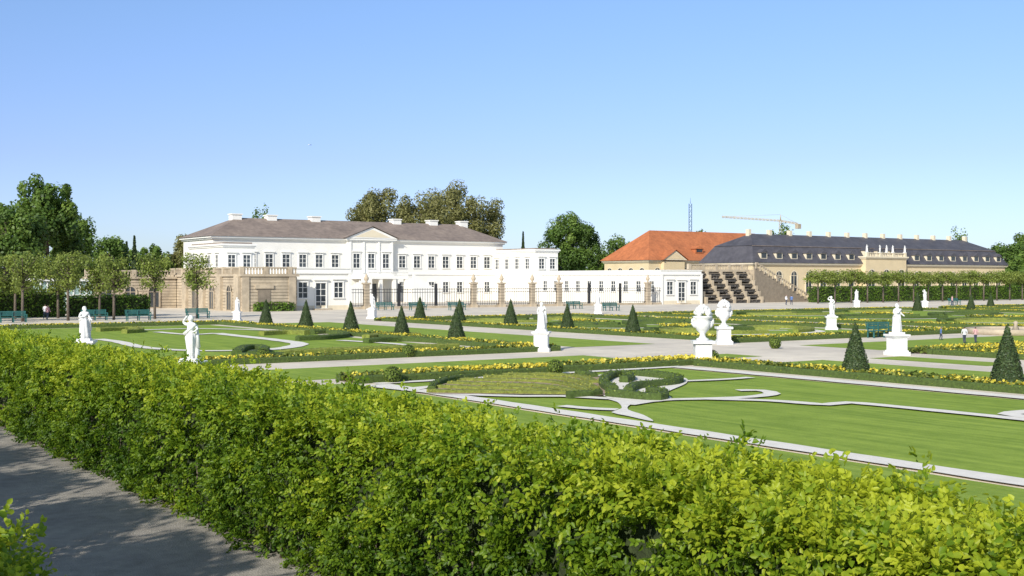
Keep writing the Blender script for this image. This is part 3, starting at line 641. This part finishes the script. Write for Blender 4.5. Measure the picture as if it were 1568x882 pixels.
# cascade: four bays of stepped rock basins between stone piers
Q=Bld('rock_cascade'); Q.box('back_wall','sand_d',144.5,159,154.2,161,0,5.6); Q.box('coping','sand',144.3,159.2,153.6,161.2,5.6,6.0)
for i in range(5):
    x=145+i*3.45
    for r_ in range(6): Q.box('piers','sand',x-.25,x+.25,149.9+r_*.68,154.2,r_*.98,r_*.98+1.15 if r_<5 else 5.6)
for c in range(4):
    xc=146.72+c*3.45
    for r_ in range(6):
        z=r_*.95; y=150.2+r_*.66
        Q.box('basins','rock',xc-1.46,xc+1.46,y,154.19,z,z+.5)
        Q.box('basin_lips','sand_d',xc-1.3,xc+1.3,y-.18,y+.1,z+.5,z+.62)
        for k in range(6):
            x=xc+random.uniform(-1.25,1.25); s=random.uniform(.13,.26); zz=z+random.uniform(.15,.7); yy=y+random.uniform(-.05,.3)
            Q.lathe('tufa','rock',x,yy,[(s*.3,zz-s),(s,zz-s*.3),(s*.9,zz+s*.3),(s*.2,zz+s)],6)
balustrade(Q,'y',153.6,144.5,159,6.0)
for i in range(26):
    x=159.3+i*.55; Q.box('stairs','sand',x,x+.54,152.5,157,0,6.0-i*.23)
    Q.box('stair_wall','sand_d',x,x+.55,152.2,152.5,0,6.5-i*.235); 
    if i%2==0: Q.box('stair_balusters','sand',x,x+.2,152.0,152.19,6.2-i*.235,7.1-i*.235)
for i in range(26): x=159.3+i*.55; Q.box('stair_rail','sand',x,x+.55,151.95,152.25,7.1-i*.235,7.32-i*.235)
Q.done()
# fence and gate
Fn=Bld('iron_fence')
x=76.6
while x<134.2:
    Fn.box('bars','iron',x-.022,x+.022,149.98,150.02,.35,2.9); x+=.42
for z in (.5,2.3,2.75): Fn.box('rails','iron',76.2,134.4,149.96,150.04,z,z+.07)
Fn.box('kerb','sand',76.2,134.4,149.75,150.25,0,.35)
for c in (84,90.2,119,125.5):
    Fn.box('iron_posts','iron',c-.14,c+.14,149.8,150.2,.35,3.6)
Fn.done()
for x in (78.7,96.8,101.9,107.7,112.9,131.5):
    B=Bld('gate_pillar',(x,150,0)); B.box('base','sand',-.52,.52,-.52,.52,0,.5); B.box('shaft','sand',-.36,.36,-.36,.36,.5,3.5)
    for k in range(6): B.box('bands','sand_d',-.38,.38,-.38,.38,.85+k*.45,.92+k*.45)
    B.box('cap','sand',-.5,.5,-.5,.5,3.5,3.75); B.lathe('urn','sand',0,0,[(.2,3.75),(.12,3.9),(.32,4.2),(.36,4.45),(.2,4.6),(.22,4.7),(.08,4.95),(.02,5.1)],12); B.done()
# ---------------------------------------------------------------- figures
BASE=dict(pel=(0,0,.52,.078),bel=(0,0,.60,.068),che=(0,-.005,.715,.088),nb=(0,0,.80,.05),ne=(0,0,.845,.032),he=(0,-.012,.90,.056),ht=(0,-.005,.955,.045),
 sl=(-.105,0,.785,.043),el=(-.14,.02,.64,.03),wl=(-.15,-.03,.51,.021),hl=(-.15,-.045,.455,.022),
 sr=(.105,0,.785,.043),er=(.14,.02,.64,.03),wr=(.15,-.03,.51,.021),hr=(.15,-.045,.455,.022),
 il=(-.05,0,.49,.062),kl=(-.055,-.015,.28,.042),al=(-.055,.01,.05,.026),tl=(-.06,-.075,.018,.02),
 ir=(.05,0,.49,.062),kr=(.055,-.015,.28,.042),ar=(.055,.01,.05,.026),tr=(.06,-.075,.018,.02))
EDG=[('pel','bel'),('bel','che'),('che','nb'),('nb','ne'),('ne','he'),('he','ht'),('nb','sl'),('sl','el'),('el','wl'),('wl','hl'),('nb','sr'),('sr','er'),('er','wr'),('wr','hr'),('pel','il'),('il','kl'),('kl','al'),('al','tl'),('pel','ir'),('ir','kr'),('kr','ar'),('ar','tr')]
def figure_mesh(name,ch,h,mats,cls=None):
    J=dict(BASE); 
    for k,v in ch.items(): J[k]=tuple(v)+(BASE[k][3],) if len(v)==3 else v
    ks=list(J); me=bpy.data.meshes.new(name); me.from_pydata([tuple(c*h for c in J[k][:3]) for k in ks],[(ks.index(a),ks.index(b)) for a,b in EDG],[])
    ob=link(bpy.data.objects.new(name,me)); ob.modifiers.new('s','SKIN'); 
    for i,k in enumerate(ks):
        sv=me.skin_vertices[0].data[i]; r=J[k][3]*h; sv.radius=(r,r*.85 if k in('che','bel','pel') else r); sv.use_root=(k=='pel')
    sb=ob.modifiers.new('b','SUBSURF'); sb.levels=2; sb.render_levels=2
    dg=bpy.context.evaluated_depsgraph_get(); out=bpy.data.meshes.new_from_object(ob.evaluated_get(dg)); bpy.data.objects.remove(ob)
    out.materials.clear()
    for m in mats: out.materials.append(M[m])
    for p in out.polygons:
        p.use_smooth=True
        if cls: p.material_index=cls(p.center/h)
    return out
poses=[dict(sr=(.105,0,.79),er=(.19,-.03,.72),wr=(.12,-.09,.84),hr=(.09,-.1,.87),el=(-.15,.03,.65),wl=(-.1,-.09,.58),hl=(-.06,-.11,.56),kr=(.07,-.05,.29)),
       dict(el=(-.18,0,.84),wl=(-.10,-.03,.95),hl=(-.06,-.03,.98),er=(.17,0,.68),wr=(.12,-.08,.62),hr=(.08,-.1,.62)),
       dict(er=(.15,.0,.66),wr=(.22,-.06,.58),hr=(.25,-.08,.56),el=(-.15,-.02,.66),wl=(-.05,-.11,.68),hl=(-.01,-.12,.69),he=(.02,-.02,.90,.056))]
stat=[]
for i,ps in enumerate(poses):
    H=1.62; zb=1.26; me=figure_mesh('figure',ps,H,['marble'])
    for v in me.vertices: v.co.z+=zb
    B=Bld('statue'); B.box('pedestal_base','marble',-.52,.52,-.52,.52,0,.2); B.box('pedestal_die','marble',-.40,.40,-.40,.40,.2,1.0)
    B.box('pedestal_moulding','marble',-.45,.45,-.45,.45,.2,.28); B.box('pedestal_cap','marble',-.46,.46,-.46,.46,1.0,1.07); B.box('pedestal_cap','marble',-.52,.52,-.52,.52,1.07,1.17); B.box('plinth','marble',-.32,.32,-.3,.3,1.17,1.28)
    B.lathe('drapery','marble',0,.01,[(.27,1.27),(.25,1.45),(.23,1.75),(.21,1.98),(.21,2.10),(.17,2.25)] if i!=1 else [(.14,1.27),(.13,1.5),(.17,1.85),(.19,2.05),(.15,2.2)],28,.13,7)
    B.lathe('hair','marble',0,.02,[(.06,zb+.85*H),(.105,zb+.90*H),(.11,zb+.94*H),(.07,zb+.985*H),(.02,zb+1.0*H)],14,.06,5)
    B.cyl('cloth_fold','marble',(-.22,-.08,zb+.56*H),(.22,-.05,zb+.80*H),.07,.06,8)
    B.cyl('cloth_fold','marble',(.2,.08,zb+.76*H),(.26,.1,zb+.25*H),.05,.09,8)
    B.lathe('tree_stump','marble',.2,.12,[(.11,1.27),(.09,1.5),(.08,1.8),(.05,1.84)],9,.08,3)
    stat.append(B.meshes()+[('figure',me)])
def vase_parts():
    B=Bld('vase'); B.box('pedestal_base','marble',-.52,.52,-.52,.52,0,.2); B.box('pedestal_die','marble',-.40,.40,-.40,.40,.2,1.0); B.box('pedestal_moulding','marble',-.45,.45,-.45,.45,.2,.28)
    B.box('pedestal_cap','marble',-.52,.52,-.52,.52,1.0,1.14)
    B.lathe('vase_body','marble',0,0,[(.3,1.14),(.3,1.22),(.18,1.28),(.12,1.40),(.15,1.50),(.30,1.66),(.38,1.86),(.40,2.05),(.36,2.16),(.46,2.26),(.48,2.32),(.34,2.34)],24,.04,12)
    for i in range(22):
        a=i*2.4; r=.36*math.sqrt((i+.5)/22); z=2.42+.42*(1-(r/.36)**2); s=random.uniform(.09,.16)
        B.lathe('fruit_and_flowers','marble',r*math.cos(a),r*math.sin(a),[(s*.2,z-s),(s*.9,z-s*.4),(s,z+s*.2),(s*.5,z+s*.8),(s*.1,z+s)],8,.12,4)
    for s in (-1,1):
        pts=[(s*.36,0,2.15),(s*.48,0,2.2),(s*.52,0,2.02),(s*.45,0,1.86),(s*.34,0,1.8)]
        for p,q in zip(pts[:-1],pts[1:]): B.cyl('handles','marble',p,q,.06,.06,8)
        B.lathe('mask','marble',s*.38,-.05,[(.04,1.75),(.12,1.85),(.13,1.98),(.05,2.1)],9)
    return B.meshes()
vp=vase_parts()
face=math.radians(-35)
for (x,y,k,sc1) in ((40.8,55.9,0,1.0),(54.9,41.8,2,1.0),(78.2,66.1,1,.98),(15.2,42.9,1,1.0),(16,60.4,2,1.0),(45,113.5,0,.84),(60,113,1,.92),(91.8,114,2,.95),(139.9,113.6,0,.95),(142,103.5,1,.97)):
    inst('marble_statue',stat[k],(x,y,0),face+random.uniform(-.3,.3),sc1)
inst('marble_vase',vp,(41.4,43.1,0),face,1.02); inst('marble_vase',vp,(55.1,55.4,0),face,1.0)
for i,(x,k) in enumerate(((204.8,0),(209.1,1),(211.3,2),(213.4,0),(217.5,2))):
    e=inst('roof_statue',[q for q in stat[k] if not q[0].startswith('pedestal')],(x,163.6,9.98-1.17*.95),0,.95)
# people
def cls_for(top,bot):
    def f(c):
        if c.z>.93 or (c.z>.86 and c.y>.0): return 3
        if c.z>.815 or (abs(c.x)>.125 and c.z<.53): return 2
        return 0 if c.z>.5 else 1
    return f
def person(name,x,y,h,top,rot,ch=None,bot='denim'):
    ps=dict(kl=(-.055,-.06,.28),al=(-.055,-.02,.05),tl=(-.06,-.11,.03),kr=(.055,.02,.28),ar=(.055,.09,.06),tr=(.06,.02,.018),el=(-.14,.04,.64),wl=(-.14,.0,.52),hl=(-.14,-.02,.47),er=(.14,-.02,.64),wr=(.14,-.09,.54),hr=(.14,-.12,.5))
    if ch: ps.update(ch)
    me=figure_mesh('body',ps,h,[top,bot,'skin','hair'],cls_for(top,bot)); B=Bld(name)
    B.lathe('nose','skin',0,-.075*h,[(.004*h,.885*h),(.012*h,.89*h),(.005*h,.91*h)],6)
    inst(name,B.meshes()+[('body',me)],(x,y,0),rot)
for (px,py,h,c,r_) in ((1477,526,1.15,'wcloth',2.5),(1494,525,1.1,'pink',2.6),(1441,521,.95,'bcloth',1.0),(73,490,1.6,'pink',.6),(69,489,1.65,'wcloth',2.4),(1204,467,1.75,'wcloth',.3),(1212,467,1.7,'bcloth',2),(1458,468,1.7,'pink',1)):
    q=gp(px,py); person('person',q[0],q[1],h,c,r_)
# benches
def bench_parts():
    B=Bld('bench')
    for i in range(4): B.box('seat','teal',-1.1,1.1,-.25+i*.13,-.15+i*.13,.43,.47)
    for i in range(4): B.box('backrest','teal',-1.1,1.1,.28+i*.03,.31+i*.03,.55+i*.11,.64+i*.11)
    for x in (-1.0,0,1.0):
        B.box('legs','teal',x-.04,x+.04,-.24,-.17,0,.43); B.box('legs','teal',x-.04,x+.04,.22,.28,0,.95); B.box('legs','teal',x-.04,x+.04,-.24,.28,.38,.43)
    for x in (-1.05,1.05): B.box('armrests','teal',x-.04,x+.04,-.25,.28,.65,.70); B.box('armrests','teal',x-.035,x+.035,-.24,-.18,.43,.65)
    return B.meshes()
bn=bench_parts()
for px,py in ((20,494),(145,491),(212,491),(303,488),(590,475),(700,475),(640,475),(880,473),(936,476),(1350,517),(1462,467)):
    q=gp(px,py); inst('park_bench',bn,(q[0],q[1],0),0,1.15)
B=Bld('fountain_basin',(84,53,0)); B.lathe('rim','sand',0,0,[(3.6,0),(3.6,.45),(3.1,.45),(3.1,.25)],36); B.lathe('water','water',0,0,[(3.09,.26),(3.09,.3)],36); B.lathe('spout','sand',0,0,[(.3,.3),(.12,.7),(.2,.9),(.05,1.0)],10); B.done()
# antenna mast, crane, aeroplane
def lattice(B,part,mat,p0,p1,w_,n,r=.12):
    p0=Vector(p0);p1=Vector(p1); d=(p1-p0).normalized(); a=d.orthogonal().normalized()*w_/2; b=d.cross(a.normalized())*w_/2
    cs=[a+b,a-b,-a-b,-a+b]
    for c in cs: B.cyl(part,mat,p0+c,p1+c,r,r,4,False)
    for i in range(n):
        q0=p0.lerp(p1,i/n);q1=p0.lerp(p1,(i+1)/n)
        for k in range(4): B.cyl(part,mat,q0+cs[k],q1+cs[(k+1)%4],r*.6,r*.6,3,False)
def world(px,py,Y):
    a=(px-784)/FPX; return (Y*(S+C*a),Y*(C-S*a),HC+(HZ-py)/FPX*Y)
B=Bld('antenna_mast'); x,y,z=world(1057,312,400); lattice(B,'mast','mast',(x,y,0),(x,y,z),.9,18,.11); B.cyl('aerial','mast',(x,y,z),(x,y,z+2),.08,.04,5); B.done()
B=Bld('construction_crane'); x,y,z=world(1195,338,500); lattice(B,'tower','crane',(x,y,0),(x,y,z),1.0,14,.10)
L=world(1105,332,500); r_=world(1222,343,500); lattice(B,'jib','crane',(x,y,z),L,.6,16,.07); lattice(B,'counter_jib','crane',(x,y,z),r_,.6,5,.08)
B.cyl('apex','crane',(x,y,z),(x,y,z+2.6),.3,.1,5); B.cyl('ties','crane',(x,y,z+2.6),L,.05,.05,3); B.cyl('ties','crane',(x,y,z+2.6),r_,.05,.05,3)
B.box('counterweight','sand',r_[0]-1,r_[0]+1,r_[1]-.8,r_[1]+.8,r_[2]-2,r_[2]); B.done()
x,y,z=world(475,222,5000); B=Bld('airliner',(x,y,z))
B.cyl('fuselage','white2',(-9,-3,0),(8,3,.2),1.0,.9,10); B.cyl('nose','white2',(8,3,.2),(10,3.7,.1),.9,.1,10)
B.raw('wings','white2',[(2,1,0),(-2,-.5,0),(-6,9,.4),(-4,9.5,.4),(-1,-9.5,.4),(1,-9,.4)],[(0,1,2,3),(0,5,4,1)]); B.raw('tail_fin','white2',[(-9,-3,.3),(-6.5,-2.2,.8),(-9.2,-3.1,4)],[(0,1,2)]); B.done()
